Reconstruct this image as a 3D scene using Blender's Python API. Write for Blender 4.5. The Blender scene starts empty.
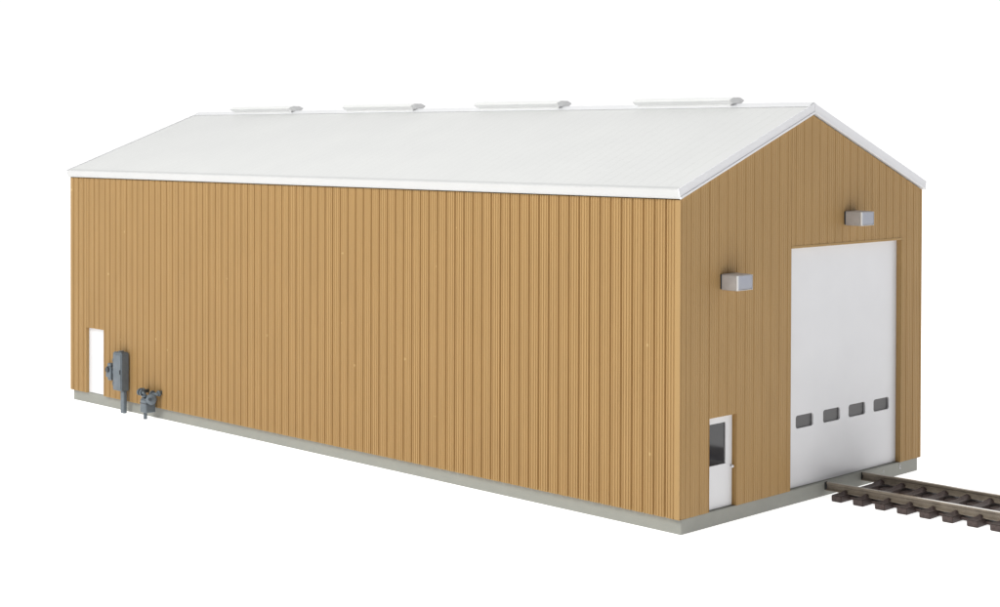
import bpy, bmesh, math, random
from mathutils import Vector, Matrix
random.seed(7)
S = 0.0104                      # all lengths below are in shed units; one unit = 10.4 mm on the model
sc = bpy.context.scene
col = sc.collection
V = Vector

# ------------------------------------------------------------------ dimensions
W, L = 10.0, 25.34
HF = 0.340                      # top of foundation
HE = 7.302                      # eave height of wall
HA = 9.19                       # apex of gable wall
SLOPE = (HA - HE) / (W / 2)
TH = math.atan(SLOPE)

# ------------------------------------------------------------------ materials
def principled(name, color, rough=0.5, metal=0.0, spec=0.5):
    m = bpy.data.materials.new(name); m.use_nodes = True
    b = m.node_tree.nodes['Principled BSDF']
    b.inputs['Base Color'].default_value = (*color, 1)
    b.inputs['Roughness'].default_value = rough
    b.inputs['Metallic'].default_value = metal
    b.inputs['Specular IOR Level'].default_value = spec
    return m, m.node_tree, b

def mottled(name, c1, c2, rough=0.5, metal=0.0, spec=0.5, scale=(1, 1, 1), nscale=300, detail=4, bump=0.0, bscale=4000,
            speck=None, speck_scale=420, speck_cut=0.03, rvar=0.1):
    m, t, b = principled(name, c1, rough, metal, spec)
    n = t.nodes; l = t.links
    tc = n.new('ShaderNodeTexCoord'); mp = n.new('ShaderNodeMapping')
    mp.inputs['Scale'].default_value = scale
    l.new(tc.outputs['Object'], mp.inputs['Vector'])
    nz = n.new('ShaderNodeTexNoise'); nz.inputs['Scale'].default_value = nscale; nz.inputs['Detail'].default_value = detail
    l.new(mp.outputs[0], nz.inputs['Vector'])
    cr = n.new('ShaderNodeMapRange'); cr.inputs['From Min'].default_value = 0.3; cr.inputs['From Max'].default_value = 0.7
    l.new(nz.outputs['Fac'], cr.inputs['Value'])
    mx = n.new('ShaderNodeMix'); mx.data_type = 'RGBA'
    mx.inputs[6].default_value = (*c1, 1); mx.inputs[7].default_value = (*c2, 1)
    l.new(cr.outputs[0], mx.inputs[0])
    out = mx.outputs[2]
    if speck:
        vo = n.new('ShaderNodeTexVoronoi'); vo.inputs['Scale'].default_value = speck_scale
        l.new(tc.outputs['Object'], vo.inputs['Vector'])
        # only a few cells carry a chip
        sep = n.new('ShaderNodeSeparateColor'); l.new(vo.outputs['Color'], sep.inputs[0])
        g = n.new('ShaderNodeMath'); g.operation = 'GREATER_THAN'; g.inputs[1].default_value = 0.86
        l.new(sep.outputs[0], g.inputs[0])
        d = n.new('ShaderNodeMath'); d.operation = 'LESS_THAN'; d.inputs[1].default_value = speck_cut
        l.new(vo.outputs['Distance'], d.inputs[0])
        mu = n.new('ShaderNodeMath'); mu.operation = 'MULTIPLY'
        l.new(g.outputs[0], mu.inputs[0]); l.new(d.outputs[0], mu.inputs[1])
        mx2 = n.new('ShaderNodeMix'); mx2.data_type = 'RGBA'
        mx2.inputs[7].default_value = (*speck, 1)
        l.new(mu.outputs[0], mx2.inputs[0]); l.new(out, mx2.inputs[6]); out = mx2.outputs[2]
    l.new(out, b.inputs['Base Color'])
    rr = n.new('ShaderNodeMapRange'); rr.inputs['To Min'].default_value = max(0, rough - rvar); rr.inputs['To Max'].default_value = min(1, rough + rvar)
    l.new(nz.outputs['Fac'], rr.inputs['Value']); l.new(rr.outputs[0], b.inputs['Roughness'])
    if bump:
        nb = n.new('ShaderNodeTexNoise'); nb.inputs['Scale'].default_value = bscale; nb.inputs['Detail'].default_value = 3
        l.new(tc.outputs['Object'], nb.inputs['Vector'])
        bp = n.new('ShaderNodeBump'); bp.inputs['Strength'].default_value = bump; bp.inputs['Distance'].default_value = 0.0002
        l.new(nb.outputs['Fac'], bp.inputs['Height']); l.new(bp.outputs[0], b.inputs['Normal'])
    return m

M = {}
M['siding'] = mottled('tan_siding', (0.430, 0.269, 0.112), (0.408, 0.255, 0.107), 0.46, spec=0.22, scale=(1, 1, 0.25), nscale=190, bump=0.15, bscale=2500,
                      speck=(0.55, 0.38, 0.18), speck_scale=150, speck_cut=0.06)
M['trim_tan'] = mottled('tan_trim', (0.405, 0.252, 0.094), (0.376, 0.236, 0.091), 0.46, spec=0.22, nscale=200)
M['white'] = mottled('white_plastic', (0.77, 0.77, 0.795), (0.75, 0.75, 0.775), 0.35, nscale=120, bump=0.05, bscale=900)
M['roof'] = mottled('roof_plastic', (0.72, 0.72, 0.72), (0.705, 0.705, 0.708), 0.5, nscale=60, bump=0.06, bscale=1800)
M['roof_trim'] = mottled('roof_trim_plastic', (0.79, 0.79, 0.815), (0.77, 0.77, 0.795), 0.4, nscale=120, bump=0.05, bscale=1500)
M['vent'] = mottled('white_vent_plastic', (0.85, 0.85, 0.85), (0.83, 0.83, 0.83), 0.4, nscale=120)
M['eave'] = mottled('eave_plastic', (0.60, 0.60, 0.605), (0.585, 0.585, 0.59), 0.45, nscale=120)
M['concrete'] = mottled('grey_foundation_plastic', (0.315, 0.315, 0.285), (0.300, 0.302, 0.274), 0.6, nscale=260, bump=0.25, bscale=1800,
                        speck=(0.55, 0.54, 0.49), speck_scale=260, speck_cut=0.10)
M['glass'] = mottled('smoky_glazing', (0.060, 0.057, 0.060), (0.070, 0.067, 0.070), 0.32, nscale=400, spec=0.5, rvar=0.08)
M['doorglass'] = mottled('dark_glazing', (0.030, 0.030, 0.034), (0.042, 0.041, 0.044), 0.06, nscale=200, rvar=0.03)
M['dark'] = principled('painted_shade', (0.03, 0.03, 0.03), 0.8)[0]  # flat dark colour for the shade painted at the rail ends
M['silver'] = mottled('silver_paint', (0.47, 0.445, 0.435), (0.39, 0.37, 0.365), 0.5, metal=0.05, nscale=500, bump=0.2, bscale=3000)
M['lens'] = mottled('silver_blue_lens', (0.33, 0.345, 0.41), (0.36, 0.37, 0.42), 0.35, metal=0.1, nscale=500)
M['lampedge'] = principled('painted_edge_highlight', (0.70, 0.70, 0.71), 0.4, 0.1)[0]
M['utility'] = mottled('grey_utility_paint', (0.135, 0.163, 0.190), (0.105, 0.130, 0.155), 0.4, nscale=500, bump=0.2, bscale=3000)
M['utility_dark'] = mottled('dark_utility_paint', (0.055, 0.064, 0.076), (0.040, 0.046, 0.055), 0.45, nscale=500)
M['tie'] = mottled('brown_sleeper_plastic', (0.082, 0.055, 0.050), (0.046, 0.031, 0.028), 0.5, scale=(0.2, 1, 1), nscale=1500, bump=0.6, bscale=3000)
M['rail'] = mottled('weathered_rail', (0.310, 0.262, 0.208), (0.205, 0.170, 0.137), 0.5, metal=0.1, nscale=350, bump=0.1)
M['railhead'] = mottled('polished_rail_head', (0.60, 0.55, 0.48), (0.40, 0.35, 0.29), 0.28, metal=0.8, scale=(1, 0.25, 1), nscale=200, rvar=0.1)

# highlight painted into the head colour: bright away from the shed, dark beside it
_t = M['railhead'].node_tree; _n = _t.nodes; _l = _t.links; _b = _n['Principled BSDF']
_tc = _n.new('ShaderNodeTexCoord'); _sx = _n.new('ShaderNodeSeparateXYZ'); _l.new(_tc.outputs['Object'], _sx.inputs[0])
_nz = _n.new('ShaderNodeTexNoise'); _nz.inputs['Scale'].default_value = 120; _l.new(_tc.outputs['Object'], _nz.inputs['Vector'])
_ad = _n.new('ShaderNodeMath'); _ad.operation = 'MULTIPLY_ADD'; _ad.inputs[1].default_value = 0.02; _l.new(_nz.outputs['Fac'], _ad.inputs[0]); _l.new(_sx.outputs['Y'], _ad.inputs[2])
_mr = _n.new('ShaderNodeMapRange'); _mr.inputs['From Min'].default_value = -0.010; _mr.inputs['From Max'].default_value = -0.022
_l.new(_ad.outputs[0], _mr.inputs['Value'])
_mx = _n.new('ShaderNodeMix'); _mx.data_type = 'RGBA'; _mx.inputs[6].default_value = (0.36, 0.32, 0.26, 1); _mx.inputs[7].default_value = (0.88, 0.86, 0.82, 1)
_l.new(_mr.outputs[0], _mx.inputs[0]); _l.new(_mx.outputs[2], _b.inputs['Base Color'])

# white ground with an even glow added to wash out the contact shadow
m = bpy.data.materials.new('glowing_white_ground'); m.use_nodes = True
b = m.node_tree.nodes['Principled BSDF']
b.inputs['Base Color'].default_value = (0.88, 0.88, 0.88, 1); b.inputs['Roughness'].default_value = 0.9
b.inputs['Specular IOR Level'].default_value = 0.1
b.inputs['Emission Color'].default_value = (1, 1, 0.995, 1); b.inputs['Emission Strength'].default_value = 0.75
M['table'] = m

# ------------------------------------------------------------------ helpers
def obj(name, bm, mat, parent=None, loc=(0, 0, 0), smooth=False, recalc=True):
    if recalc:
        bmesh.ops.recalc_face_normals(bm, faces=bm.faces)
    # scale to model size
    for v in bm.verts: v.co *= S
    me = bpy.data.meshes.new(name); bm.to_mesh(me); bm.free()
    for mm in (mat if isinstance(mat, (list, tuple)) else [mat]): me.materials.append(mm)
    if smooth:
        for p in me.polygons: p.use_smooth = True
    o = bpy.data.objects.new(name, me); col.objects.link(o)
    o.location = V(loc) * S
    if parent: o.parent = parent
    return o

def empty(name, loc, label, cat, group=None):
    o = bpy.data.objects.new(name, None); o.empty_display_size = 0.01; col.objects.link(o)
    o.location = V(loc) * S
    o['label'] = label; o['category'] = cat
    if group: o['group'] = group
    return o

def box(bm, a, b, bev=0.0, mi=0, seg=2):
    x0, y0, z0 = a; x1, y1, z1 = b
    r = bmesh.ops.create_cube(bm, size=1.0)
    vs = r['verts']
    for v in vs:
        v.co = V(((v.co.x + .5) * (x1 - x0) + x0, (v.co.y + .5) * (y1 - y0) + y0, (v.co.z + .5) * (z1 - z0) + z0))
    fs = list({f for v in vs for f in v.link_faces})
    for f in fs: f.material_index = mi
    if bev:
        es = list({e for v in vs for e in v.link_edges})
        bmesh.ops.bevel(bm, geom=es, offset=bev, segments=seg, profile=0.5, affect='EDGES')
    return vs

def tube(bm, pts, r, n=14, caps=True, mi=0):
    pts = [V(p) for p in pts]; rings = []
    rs = r if isinstance(r, (list, tuple)) else [r] * len(pts)
    for i, p in enumerate(pts):
        if i == 0: d = pts[1] - p
        elif i == len(pts) - 1: d = p - pts[i - 1]
        else: d = (pts[i + 1] - p).normalized() + (p - pts[i - 1]).normalized()
        d.normalize()
        a = V((0, 0, 1)) if abs(d.z) < 0.9 else V((1, 0, 0))
        u = d.cross(a).normalized(); w = d.cross(u).normalized()
        rings.append([bm.verts.new(p + (u * math.cos(t) + w * math.sin(t)) * rs[i]) for t in [2 * math.pi * k / n for k in range(n)]])
    for a, b in zip(rings, rings[1:]):
        for k in range(n):
            f = bm.faces.new((a[k], a[(k + 1) % n], b[(k + 1) % n], b[k])); f.smooth = True; f.material_index = mi
    if caps:
        bm.faces.new(rings[0]).material_index = mi; bm.faces.new(rings[-1][::-1]).material_index = mi

def prism(bm, prof, axis_pts, mi=0):
    """prof: list of Vectors in 3-D at the start; axis_pts: (start offset, end offset)."""
    a = [bm.verts.new(V(p) + V(axis_pts[0])) for p in prof]
    b = [bm.verts.new(V(p) + V(axis_pts[1])) for p in prof]
    n = len(a)
    for k in range(n):
        bm.faces.new((a[k], a[(k + 1) % n], b[(k + 1) % n], b[k])).material_index = mi
    bm.faces.new(a[::-1]).material_index = mi; bm.faces.new(b).material_index = mi

def rrect(x0, z0, x1, z1, r, n=5):
    if r <= 0: return [(x0, z0), (x1, z0), (x1, z1), (x0, z1)]
    out = []
    for cx, cz, a0 in ((x1 - r, z0 + r, -90), (x1 - r, z1 - r, 0), (x0 + r, z1 - r, 90), (x0 + r, z0 + r, 180)):
        for k in range(n + 1):
            a = math.radians(a0 + 90 * k / n); out.append((cx + r * math.cos(a), cz + r * math.sin(a)))
    return out

def plate(bm, outer, holes, depth, mp):
    """flat plate with holes, mp(u, v, d) -> xyz"""
    loops = [outer] + holes
    faces = []
    for d in (0.0, depth):
        es = []
        for lp in loops:
            vs = [bm.verts.new(mp(u, v, d)) for u, v in lp]
            for i in range(len(vs)): es.append(bm.edges.new((vs[i], vs[(i + 1) % len(vs)])))
        bmesh.ops.triangle_fill(bm, use_beauty=True, use_dissolve=False, edges=es)
    for lp in loops:
        n = len(lp)
        for i in range(n):
            p, q = lp[i], lp[(i + 1) % n]
            bm.faces.new([bm.verts.new(mp(p[0], p[1], 0)), bm.verts.new(mp(q[0], q[1], 0)), bm.verts.new(mp(q[0], q[1], depth)), bm.verts.new(mp(p[0], p[1], depth))])
    bmesh.ops.remove_doubles(bm, verts=bm.verts, dist=1e-5)

# ------------------------------------------------------------------ ribbed wall sheets
def wall(U, z0, ztop, mp, first, pitch, openings=(), apex=None, minor=0.019, major=0.050, lead=0.06, fill=0.0):
    """ribbed sheet over u in [0,U]; mp(u,z,d) with d measured inward."""
    prof = []          # (u, depth)
    prof.append((0, 0.0))
    def groove(c, w, d):
        prof.extend([(c - w / 2, 0.0), (c - w * 0.22, d), (c + w * 0.22, d), (c + w / 2, 0.0)])
    k = 0
    for j in (3, 2, 1):
        if first - pitch * j / 4 > 0.07 and fill: groove(first - pitch * j / 4, 0.044, minor)
    while True:
        c = first + k * pitch
        if c > U - lead: break
        groove(c, 0.066, major)
        for j in (1, 2, 3):
            cc = c + pitch * j / 4
            if cc < U - lead: groove(cc, 0.044, minor)
        k += 1
    prof.append((U, 0.0))
    def depth_at(u):
        for (a, da), (b, db) in zip(prof, prof[1:]):
            if a <= u <= b: return da + (db - da) * (u - a) / max(b - a, 1e-9)
        return 0.0
    cuts = []
    for (a, b, c, d) in openings: cuts += [a, b]
    if apex: cuts.append(apex)
    us = {round(p[0], 5): p[1] for p in prof}
    for c in cuts: us[round(c, 5)] = 0.0 if c != apex else depth_at(c)
    us = sorted(us.items())
    bm = bmesh.new()
    T = 0.22
    for (a, da), (b, db) in zip(us, us[1:]):
        mid = (a + b) / 2
        spans = [(z0, None)]
        for (oa, ob, oz0, oz1) in openings:
            if oa < mid < ob: spans = [(oz1, None)] + ([(z0, oz0)] if oz0 > z0 + 1e-6 else [])
        for lo, hi in spans:
            za = ztop(a) if hi is None else hi; zb = ztop(b) if hi is None else hi
            bm.faces.new([bm.verts.new(mp(a, lo, da)), bm.verts.new(mp(b, lo, db)), bm.verts.new(mp(b, zb, db)), bm.verts.new(mp(a, za, da))])
            bm.faces.new([bm.verts.new(mp(a, lo, da)), bm.verts.new(mp(b, lo, db)), bm.verts.new(mp(b, lo, T)), bm.verts.new(mp(a, lo, T))])
            bm.faces.new([bm.verts.new(mp(a, lo, T)), bm.verts.new(mp(b, lo, T)), bm.verts.new(mp(b, zb, T)), bm.verts.new(mp(a, za, T))])
    for (oa, ob, oz0, oz1) in openings:
        for u in (oa, ob):
            bm.faces.new([bm.verts.new(mp(u, oz0, 0)), bm.verts.new(mp(u, oz1, 0)), bm.verts.new(mp(u, oz1, T)), bm.verts.new(mp(u, oz0, T))])
    bmesh.ops.remove_doubles(bm, verts=bm.verts, dist=1e-5)
    return bm

shed = empty('engine_shed', (0, 0, 0), 'long tan ribbed engine shed model with white gabled roof and white doors', 'building')

DOOR = (4.145, 8.995, HF, 6.03)
MAND = (1.052, 2.06, HF, 2.415)
SIDE = (23.31, 24.37, HF, 2.45)
gz = lambda u: HA - 0.012 - SLOPE * abs(u - W / 2)
ez = lambda u: HE - 0.028
obj('wall', wall(W, HF + .002, gz, lambda u, z, d: (u, d, z), 0.044, 0.3287, [MAND, DOOR], apex=W / 2, minor=0.008, major=0.018), M['siding'], shed)
obj('wall', wall(L, HF + .002, ez, lambda u, z, d: (d, u, z), 0.40, 0.3173, [SIDE], fill=1), M['siding'], shed)
obj('wall', wall(L, HF + .002, ez, lambda u, z, d: (W - d, u, z), 0.40, 0.3173, fill=1), M['siding'], shed)
obj('wall', wall(W, HF + .002, gz, lambda u, z, d: (u, L - d, z), 0.044, 0.3287, apex=W / 2, minor=0.008, major=0.018), M['siding'], shed)

# foundation slab
bm = bmesh.new(); box(bm, (0.105, 0.03, 0.0), (W - .112, L - .03, HF), 0.014)
fnd = obj('foundation', bm, M['concrete'], shed)
bm = bmesh.new()          # two dried white glue marks on the face beside the track
tube(bm, [(9.03, .027, .30), (9.04, .027, .25), (9.01, .027, .215), (9.05, .027, .17)], [.010, .016, .010, .018], 8)
tube(bm, [(8.24, .027, .25), (8.26, .027, .21), (8.25, .027, .18)], [.008, .011, .006], 8)
obj('glue_mark', bm, M['white'], fnd)
for xs in (5.68, 7.29):  # thin dark plate paints in the shade where each rail ends
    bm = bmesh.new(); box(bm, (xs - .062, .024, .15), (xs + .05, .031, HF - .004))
    obj('rail_end_shade', bm, M['dark'], fnd)

# ------------------------------------------------------------------ doors
bm = bmesh.new()
yd = 0.136
wins = [(4.55, 5.28), (5.70, 6.435), (6.81, 7.565), (7.945, 8.67)]
plate(bm, [(DOOR[0] + .005, HF + .012), (DOOR[1] - .004, HF + .012), (DOOR[1] - .004, 6.10), (DOOR[0] + .005, 6.10)],
      [rrect(a, 1.735, b, 2.045, 0.07)[::-1] for a, b in wins], 0.07, lambda u, v, d: (u, yd + d, v))
odoor = obj('overhead_door', bm, M['white'], shed)
for a, b in wins:
    bm = bmesh.new(); box(bm, (a - .02, yd + .045, 1.71), (b + .02, yd + .065, 2.07))
    # raised dark gasket round the glazing
    obj('window', bm, M['glass'], odoor)

# trim round the overhead door opening (flat, slightly proud)
bm = bmesh.new()
box(bm, (DOOR[0] - .002, -0.008, DOOR[3] + .004), (DOOR[1] + .06, 0.03, DOOR[3] + .06), .005)
box(bm, (DOOR[1] + .004, -0.008, HF + .004), (DOOR[1] + .06, 0.03, DOOR[3] - .002), .005)
obj('door_trim', bm, M['trim_tan'], shed)

def leaf_door(name_mat, mp, u0, u1, z0, z1, glazing, knob_u, knob_z, sgn):
    bm = bmesh.new()
    holes = [rrect(*glazing, 0.0)[::-1]] if glazing else []
    plate(bm, [(u0, z0), (u1, z0), (u1, z1), (u0, z1)], holes, 0.05, mp)
    d = obj('entry_door', bm, M['white'], shed)
    if glazing:
        g = glazing; bm = bmesh.new()
        p = mp(g[0] - .01, g[1] - .01, .030); q = mp(g[2] + .01, g[3] + .01, .045)
        box(bm, [min(p[i], q[i]) for i in range(3)], [max(p[i], q[i]) for i in range(3)])
        obj('window', bm, M['doorglass'], d)
    if knob_u is None: return d
    bm = bmesh.new()
    k = lambda dd: mp(knob_u, knob_z, dd)
    tube(bm, [k(0.005), k(-.03), k(-.032), k(-.05), k(-.072), k(-.08)], [.016, .016, .028, .036, .026, .006], 12)
    obj('knob', bm, M['white'], d)
    return d
leaf_door('d', lambda u, v, d: (u, .11 + d, v), 1.06, 2.02, HF + .012, 2.55, (1.19, 1.317, 1.788, 2.25), 1.975, 1.235, 1)
bm = bmesh.new()                                    # jamb stop beside the leaf
box(bm, (2.022, .10, HF + .004), (2.058, .19, 2.55)); 
obj('door_jamb', bm, M['trim_tan'], shed)
leaf_door('s', lambda u, v, d: (.11 + d, u, v), 23.3, 24.36, HF + .012, 2.55, None, None, 0, 1)

# ------------------------------------------------------------------ roof
t = 0.225
HR = HA + 0.015
nx, nz = math.sin(TH), math.cos(TH)
def slope_pt(side, s, h, y):
    """s measured down the slope from the ridge line, h perpendicular above wall-top plane"""
    x = s * math.cos(TH) + h * nx; z = HR - s * math.sin(TH) + h * nz
    return (W / 2 + side * x, y, z)
SL = (W / 2 + .05) / math.cos(TH)
y0r, y1r = -0.02, L + 0.02
for side in (-1, 1):
    bm = bmesh.new()
    # ribbed top sheet: low standing ribs running down the slope, one for each wall panel
    prof = [(y0r, 0.0)]
    y = 0.40
    while y < L - .1:
        prof += [(y - .03, 0.0), (y - .015, .004), (y + .015, .004), (y + .03, 0.0)]
        for j in (1, 2, 3):
            if y + .317 * j / 4 < L - .1:
                c = y + .3173 * j / 4
                prof += [(c - .014, 0.0), (c, .0012), (c + .014, 0.0)]
        y += .3173
    prof.append((y1r, 0.0))
    def P(s, h, yy):
        # mitre at the ridge: keep x >= 0
        x = s * math.cos(TH) + h * nx; z = HR - s * math.sin(TH) + h * nz
        return (W / 2 + side * x, yy, z)
    s_top_of = lambda h: -h * nx / math.cos(TH) + 0.0
    hb = t - .012
    for (a, da), (b, db) in zip(prof, prof[1:]):
        bm.faces.new([bm.verts.new(P(s_top_of(hb + da), hb + da, a)), bm.verts.new(P(s_top_of(hb + db), hb + db, b)),
                      bm.verts.new(P(SL - .03, hb + db, b)), bm.verts.new(P(SL - .03, hb + da, a))])
    bm.faces.new([bm.verts.new(P(s_top_of(.002), .002, y0r)), bm.verts.new(P(s_top_of(.002), .002, y1r)), bm.verts.new(P(SL - .03, .002, y1r)), bm.verts.new(P(SL - .03, .002, y0r))])
    for yy in (y0r, y1r):
        bm.faces.new([bm.verts.new(P(s_top_of(.002), .002, yy)), bm.verts.new(P(SL - .03, .002, yy)), bm.verts.new(P(SL - .03, hb, yy)), bm.verts.new(P(s_top_of(hb), hb, yy))])
    bm.faces.new([bm.verts.new(P(SL - .03, .002, y0r)), bm.verts.new(P(SL - .03, .002, y1r)), bm.verts.new(P(SL - .03, hb, y1r)), bm.verts.new(P(SL - .03, hb, y0r))])
    bmesh.ops.remove_doubles(bm, verts=bm.verts, dist=1e-5)
    obj('roof_panel', bm, M['roof'], shed)
    # eave trim
    bm = bmesh.new()
    prism(bm, [P(SL - .03, 0.0, 0), P(SL, 0.0, 0), P(SL + .012, .03, 0), P(SL, .06, 0), P(SL, t - .02, 0), P(SL - .02, t, 0), P(SL - .13, t, 0), P(SL - .13, t - .03, 0), P(SL - .03, t - .03, 0)],
          ((0, y0r, 0), (0, y1r, 0)))
    obj('eave_trim', bm, M['eave'], shed)
    # rake trims on both gables: board with a lower lip
    for yy, dy in ((y0r, -1), (y1r, 1)):
        bm = bmesh.new()
        g = 0.006
        def rk(h0, h1, ya, yb):
            s0, s1 = s_top_of(h0) + g, s_top_of(h1) + g
            pr = [P(s0, h0, 0), P(SL + .012, h0, 0), P(SL + .0, h1, 0), P(s1, h1, 0)]
            prism(bm, pr, ((0, ya, 0), (0, yb, 0)))
        rk(-.002, .045, yy, yy + dy * .050)
        rk(.0452, t + .004, yy, yy + dy * .032)
        obj('rake_trim', bm, M['roof_trim'], shed)
# ridge cap: thin folded strip
bm = bmesh.new()
zt = HR + t / math.cos(TH)
hw = .20
pr = [(W / 2 - hw, 0, zt - hw * SLOPE - .004), (W / 2 - hw, 0, zt - hw * SLOPE + .006), (W / 2 - .05, 0, zt + .014), (W / 2, 0, zt + .028), (W / 2 + .05, 0, zt + .014),
      (W / 2 + hw, 0, zt - hw * SLOPE + .006), (W / 2 + hw, 0, zt - hw * SLOPE - .004), (W / 2, 0, zt - .004)]
prism(bm, pr, ((0, y0r + .0, 0), (0, y1r - .0, 0)))
obj('ridge_cap', bm, M['roof_trim'], shed)

# ridge vents: hexagonal caps on low curbs
for i, (a, b_) in enumerate(((2.22, 5.36), (8.02, 11.28), (13.95, 17.18), (19.85, 23.10))):
    bm = bmesh.new()
    zb = zt + .022
    box(bm, (W / 2 - .15, a + .08, zb - .10), (W / 2 + .15, b_ - .08, zb + .02))
    v = obj('roof_vent', bm, M['vent'], shed)
    bm = bmesh.new()
    z1, z2, z3 = zb - .005, zb + .095, zb + .160
    pr = [(-.17, z1), (.17, z1), (.30, z2 - .02), (.30, z2), (.14, z3), (-.14, z3), (-.30, z2), (-.30, z2 - .02)]
    prism(bm, [(W / 2 + p[0], 0, p[1]) for p in pr], ((0, a, 0), (0, b_, 0)))
    bmesh.ops.bevel(bm, geom=list(bm.edges), offset=.008, segments=1, affect='EDGES')
    obj('cap', bm, M['vent'], v)

# ------------------------------------------------------------------ wall lamps on the gable
def lamp(loc, w, d, h, label):
    r = empty('wall_lamp', loc, label, 'wall lamp', 'silver box lamps on the gable wall')
    bm = bmesh.new(); box(bm, (.012, -.040, .015), (w - .012, .0, h - .015), .006)
    obj('mounting_plate', bm, M['utility_dark'], r)
    bm = bmesh.new()
    # housing: box whose top dips a touch to the front
    vs = box(bm, (0, -d, 0), (w, -.035, h))
    for v in vs:
        if v.co.z > h / 2 and v.co.y < -d / 2: v.co.z -= .012
    bmesh.ops.bevel(bm, geom=list(bm.edges), offset=.016, segments=2, affect='EDGES')
    obj('housing', bm, M['silver'], r)
    bm = bmesh.new()
    plate(bm, [(.002, .004), (w - .002, .004), (w - .002, h - .02), (.002, h - .02)], [rrect(.045, .014, w - .006, h - .024, .008)[::-1]], .03,
          lambda u, v, dd: (u, -d - .022 + dd, v))
    obj('lens_frame', bm, M['lampedge'], r)  # wide bright left strip: corner highlight built into the frame
    bm = bmesh.new(); box(bm, (.03, -d - .014, .03), (w - .015, -d + .004, h - .03))
    obj('lens', bm, M['lens'], r)
    return r
lamp((1.406, 0, 5.245), .57, .455, .355, 'silver box lamp on the tan gable wall above the small white entry door', )
lamp((6.35, 0, 6.50), .56, .47, .355, 'silver box lamp on the tan gable wall centred above the tall white overhead door')

# ------------------------------------------------------------------ electrical cabinet
el = empty('electrical_cabinet', (0, 21.95, 0), 'tall grey electrical cabinet on a conduit beside the plain white side door', 'electrical box')
def eb(name, mat, f, parent):
    bm = bmesh.new(); f(bm)
    return obj(name, bm, mat, parent)
cab = eb('cabinet', M['utility'], lambda bm: box(bm, (-.31, -.205, .70), (-.05, .305, 1.875), .018), el)
def cdoor(bm):
    box(bm, (-.328, -.17, .75), (-.311, .27, 1.82), .006)
    for z in (.9, 1.64): box(bm, (-.338, .25, z - .05), (-.315, .285, z + .05))
eb('cabinet_door', M['utility'], cdoor, cab)
eb('latch', M['utility_dark'], lambda bm: box(bm, (-.352, -.15, 1.22), (-.329, -.125, 1.36), .004), cab)
eb('rain_hood', M['utility'], lambda bm: (box(bm, (-.29, -.17, 1.875), (-.06, .27, 1.90), .01), tube(bm, [(-.17, .05, 1.90), (-.17, .05, 1.93)], .08)), cab)
eb('conduit', M['utility'], lambda bm: box(bm, (-.225, -.19, .0), (-.105, .015, .70), .03, seg=3), el)
def sub(bm):
    box(bm, (-.19, .62, 1.02), (-.0, .93, 1.36), .03)
    prism(bm, [(-.19, .68, 1.36), (-.0, .68, 1.36), (-.0, .86, 1.50), (-.17, .84, 1.46)], ((0, 0, 0), (0, .001, 0))) if False else None
    box(bm, (-.15, .66, .93), (-.02, .88, 1.03), .02)
    box(bm, (-.17, .67, 1.35), (-.0, .87, 1.47), .03)
    box(bm, (-.13, .25, 1.16), (-.04, .64, 1.26), .01)
mt = eb('electric_meter', M['utility'], sub, el)
eb('dial', M['utility_dark'], lambda bm: tube(bm, [(-.185, .80, 1.27), (-.225, .80, 1.27), (-.24, .80, 1.27)], [.09, .09, .075], 16), mt)

# ------------------------------------------------------------------ gas meter
gm = empty('gas_meter', (0.0, 20.36, 0), 'grey gas meter with stub pipes standing by the base of the long tan wall', 'gas meter')
U, UD = M['utility'], M['utility_dark']
body = eb('meter_body', U, lambda bm: (box(bm, (-.42, -.16, .30), (-.08, .18, .70), .03), box(bm, (-.405, -.145, .70), (-.095, .165, .735), .015)), gm)
eb('band', UD, lambda bm: box(bm, (-.427, -.167, .575), (-.075, .187, .60), .006), body)
def pipe_in(bm):
    tube(bm, [(-.32, .08, .72), (-.32, .08, .84), (-.32, .12, .89), (-.32, .34, .89), (-.28, .38, .89), (0.02, .38, .89)], .058)
    for y in (.19, .33): tube(bm, [(-.32, y - .03, .89), (-.32, y + .03, .89)], .105, 14)
    tube(bm, [(-.20, .38, .89), (-.15, .38, .89)], .105, 14)
    tube(bm, [(-.32, .08, .765), (-.32, .08, .815)], .10, 14)
eb('inlet_pipe', U, pipe_in, gm)
def pipe_out(bm):
    tube(bm, [(-.18, -.04, .72), (-.18, -.04, .82), (-.18, -.08, .87), (-.18, -.30, .87), (-.15, -.34, .88), (.02, -.34, .92)], .055)
    tube(bm, [(-.18, -.04, .76), (-.18, -.04, .81)], .09, 14)
    tube(bm, [(-.18, -.16, .87), (-.18, -.11, .87)], .10, 14)
    tube(bm, [(-.11, -.34, .89), (-.06, -.34, .902)], .09, 14)
eb('outlet_pipe', U, pipe_out, gm)
RC, RD = V((-.30, -.26, .73)), V((-.78, -.60, .18)).normalized()
def reg(bm):
    tube(bm, [RC - RD * .06, RC - RD * .045, RC - RD * .018, RC + RD * .018, RC + RD * .045, RC + RD * .09, RC + RD * .105], [.07, .14, .175, .175, .13, .085, .06], 8)
    tube(bm, [RC, (-.18, -.22, .86)], .05, 10)
rg = eb('regulator', U, reg, gm)
eb('regulator_cap', UD, lambda bm: tube(bm, [RC + RD * .105, RC + RD * .135], .05, 12), rg)
eb('valve', UD, lambda bm: (tube(bm, [(-.32, .26, .89), (-.32, .26, 1.0)], .04, 10), box(bm, (-.345, .20, .985), (-.295, .32, 1.02), .006)), gm)
leg = eb('leg', U, lambda bm: (tube(bm, [(-.26, .13, .0), (-.26, .13, .31)], .055),), gm)
for _c in gm.children:
    if _c is not leg: _c.location.z -= .08 * S


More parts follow.
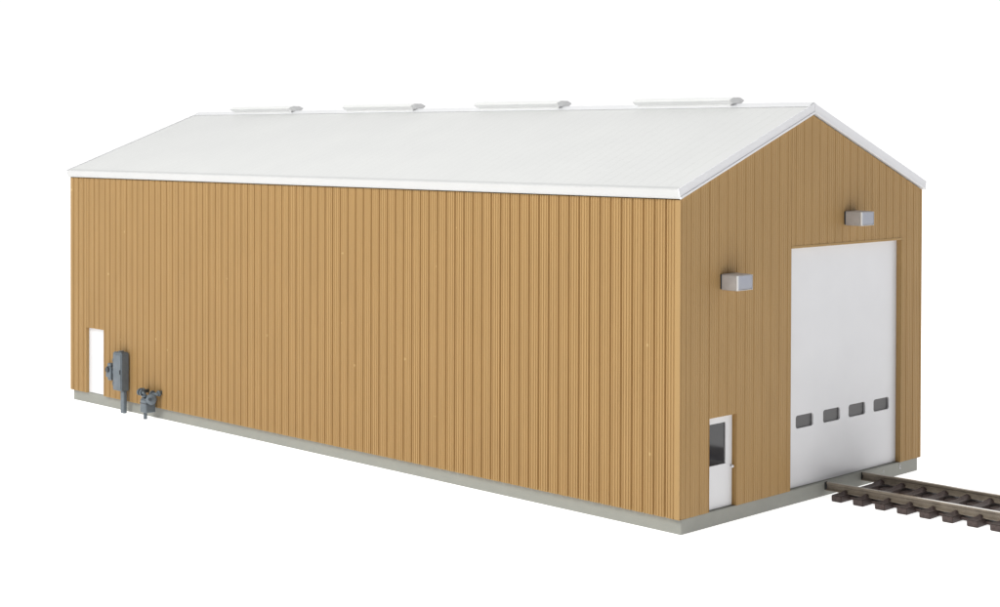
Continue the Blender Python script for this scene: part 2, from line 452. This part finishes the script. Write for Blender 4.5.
# ------------------------------------------------------------------ track
AX = 6.49
tr = empty('railway_track', (AX, 0.0, 0), 'short length of brown sleepered model railway track running up to the overhead door', 'railway track')
tr.rotation_euler = (0, 0, math.radians(1.0))
YE = -10.3
def rail(xc):
    # flat-bottomed rail, height .2, base at .14
    h = [(-.095, 0), (-.095, .014), (-.055, .028), (-.018, .042), (-.015, .125), (-.046, .145), (-.046, .188), (-.034, .200)]
    prof = [(x, z) for x, z in h] + [(-x, z) for x, z in reversed(h)]
    bm = bmesh.new()
    prism(bm, [(xc + x, 0, .146 + z * .97) for x, z in prof], ((0, 0, 0), (0, YE, 0)))
    bmesh.ops.recalc_face_normals(bm, faces=bm.faces)
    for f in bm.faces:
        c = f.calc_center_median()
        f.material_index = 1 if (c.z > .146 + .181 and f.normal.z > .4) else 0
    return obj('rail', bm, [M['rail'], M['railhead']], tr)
GA = 0.805
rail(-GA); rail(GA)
def sleeper_mesh(j):
    bm = bmesh.new()
    vs = box(bm, (-1.25, -.138, 0.0), (1.25, .138, .154))
    bmesh.ops.subdivide_edges(bm, edges=[e for e in bm.edges if abs(e.verts[0].co.x - e.verts[1].co.x) > 1], cuts=9)
    rnd = random.Random(j)
    for v in bm.verts:
        v.co.y += rnd.uniform(-.007, .007)
        if v.co.z > .12: v.co.z += rnd.uniform(-.006, .003)
    bmesh.ops.bevel(bm, geom=[e for e in bm.edges if e.calc_face_angle(0) > 1.0], offset=.014, segments=2, affect='EDGES')
    return bm
def fastening_mesh(sx):
    bm = bmesh.new()
    box(bm, (sx * GA - .17, -.095, .140), (sx * GA + .17, .095, .162), .006)
    # big moulded wedge on the gauge side, two small spike heads on the field side
    def wedge(x0, x1, xm, yy, wb, wt, h0, h1):
        lo = [bm.verts.new(p) for p in ((x0, yy - wb, .145), (x0, yy + wb, .145), (x1, yy + wb, .145), (x1, yy - wb, .145))]
        hi = [bm.verts.new(p) for p in ((xm, yy - wt, h0), (xm, yy + wt, h0), (x1, yy + wt, h1), (x1, yy - wt, h1))]
        bm.faces.new(hi)
        for k in range(4): bm.faces.new((lo[k], lo[(k + 1) % 4], hi[(k + 1) % 4], hi[k]))
    g = -sx
    c = sx * GA
    wedge(c + g * .36, c + g * .045, c + g * .10, 0, .125, .03, .215, .238)
    wedge(c - g * .24, c - g * .045, c - g * .11, 0, .095, .022, .200, .222)
    return bm
protos = []
NT = 17
y = -.53
sl0 = [obj('sleeper', sleeper_mesh(j), M['tie'], tr) for j in range(3)]
fx0 = [obj('rail_fastening', fastening_mesh(s), M['tie'], sl0[0]) for s in (-1, 1)]
for i in range(NT):
    yy = -.53 - .577 * i
    if i < 3:
        s = sl0[i]
    else:
        s = sl0[i % 3].copy(); col.objects.link(s); s.parent = tr
    s.location = V((random.uniform(-.015, .015), yy, 0)) * S
    s.rotation_euler = (0, 0, random.uniform(-.012, .012))
    if i > 0:
        for f in fx0:
            c = f.copy(); col.objects.link(c); c.parent = s
# strips of moulded plastic joining the sleepers under each rail
for sx in (-1, 1):
    bm = bmesh.new()
    for i in range(NT - 1):
        a = -.53 - .577 * i - .125; b2 = a - .577 + .25
        box(bm, (min(sx * .42, sx * .90), b2, .03), (max(sx * .42, sx * .90), a, .098))
    obj('joining_strip', bm, M['tie'], tr)

# ------------------------------------------------------------------ the white table
bm = bmesh.new()
vs = [bm.verts.new((x, y, 0)) for x, y in ((-160, -160), (320, -160), (320, 320), (-160, 320))]
bm.faces.new(vs)
tb = obj('tabletop', bm, M['table'], None, loc=(0, 0, -.002))
tb['kind'] = 'structure'; tb['label'] = 'seamless pure white tabletop with added glow under the model'

# ------------------------------------------------------------------ light
w = bpy.data.worlds.new('World'); sc.world = w; w.use_nodes = True
n = w.node_tree.nodes; l = w.node_tree.links
bg = n['Background']
tc = n.new('ShaderNodeTexCoord')
dt = n.new('ShaderNodeVectorMath'); dt.operation = 'DOT_PRODUCT'; dt.inputs[1].default_value = (0.7071, 0.7071, 0)
l.new(tc.outputs['Generated'], dt.inputs[0])
mr = n.new('ShaderNodeMapRange'); mr.interpolation_type = 'SMOOTHSTEP'
mr.inputs['From Min'].default_value = -0.45; mr.inputs['From Max'].default_value = 0.35
mr.inputs['To Min'].default_value = 0.14; mr.inputs['To Max'].default_value = 1.06
l.new(dt.outputs['Value'], mr.inputs['Value'])
bg.inputs['Color'].default_value = (1, 1, 1, 1)
l.new(mr.outputs[0], bg.inputs['Strength'])

def area(name, loc, target, size, power, color=(1, 1, 1)):
    d = bpy.data.lights.new(name, 'AREA'); d.shape = 'RECTANGLE'; d.size = size[0] * S; d.size_y = size[1] * S
    d.energy = power; d.color = color
    o = bpy.data.objects.new(name, d); col.objects.link(o); o.location = V(loc) * S
    o.rotation_euler = (V(target) - V(loc)).to_track_quat('-Z', 'Y').to_euler()
    return o
area('softbox_key', (-44, 12, 44), (3, 11, 2), (26, 26), 2.7, (0.985, 1, 0.96))
area('softbox_fill', (38, -34, 26), (5, 2, 3), (26, 26), 0.14, (0.96, 0.97, 1.0))

# ------------------------------------------------------------------ camera (fitted to the photograph)
az, pi_, ro, f, cx, cy, cz, sy = 0.78618, 0.01118, 0.00307, 1606.16, -27.232, -21.688, 8.5795, -146.75
fw = V((math.sin(az) * math.cos(pi_), math.cos(az) * math.cos(pi_), -math.sin(pi_)))
r = V((math.cos(az), -math.sin(az), 0)); u = r.cross(fw)
r2 = r * math.cos(ro) + u * math.sin(ro); u2 = -r * math.sin(ro) + u * math.cos(ro)
cd = bpy.data.cameras.new('camera'); cam = bpy.data.objects.new('camera', cd); col.objects.link(cam)
mt4 = Matrix((r2, u2, -fw)).transposed().to_4x4(); mt4.translation = V((cx, cy, cz)) * S
cam.matrix_world = mt4
cd.sensor_fit = 'HORIZONTAL'; cd.sensor_width = 36; cd.lens = f / 1000 * 36
cd.shift_y = sy / 1000
cd.clip_start = 0.005; cd.clip_end = 100
sc.camera = cam

sc.cycles.filter_width = 1.5
sc.view_settings.view_transform = 'Standard'; sc.view_settings.look = 'None'
sc.view_settings.exposure = 0; sc.view_settings.gamma = 1
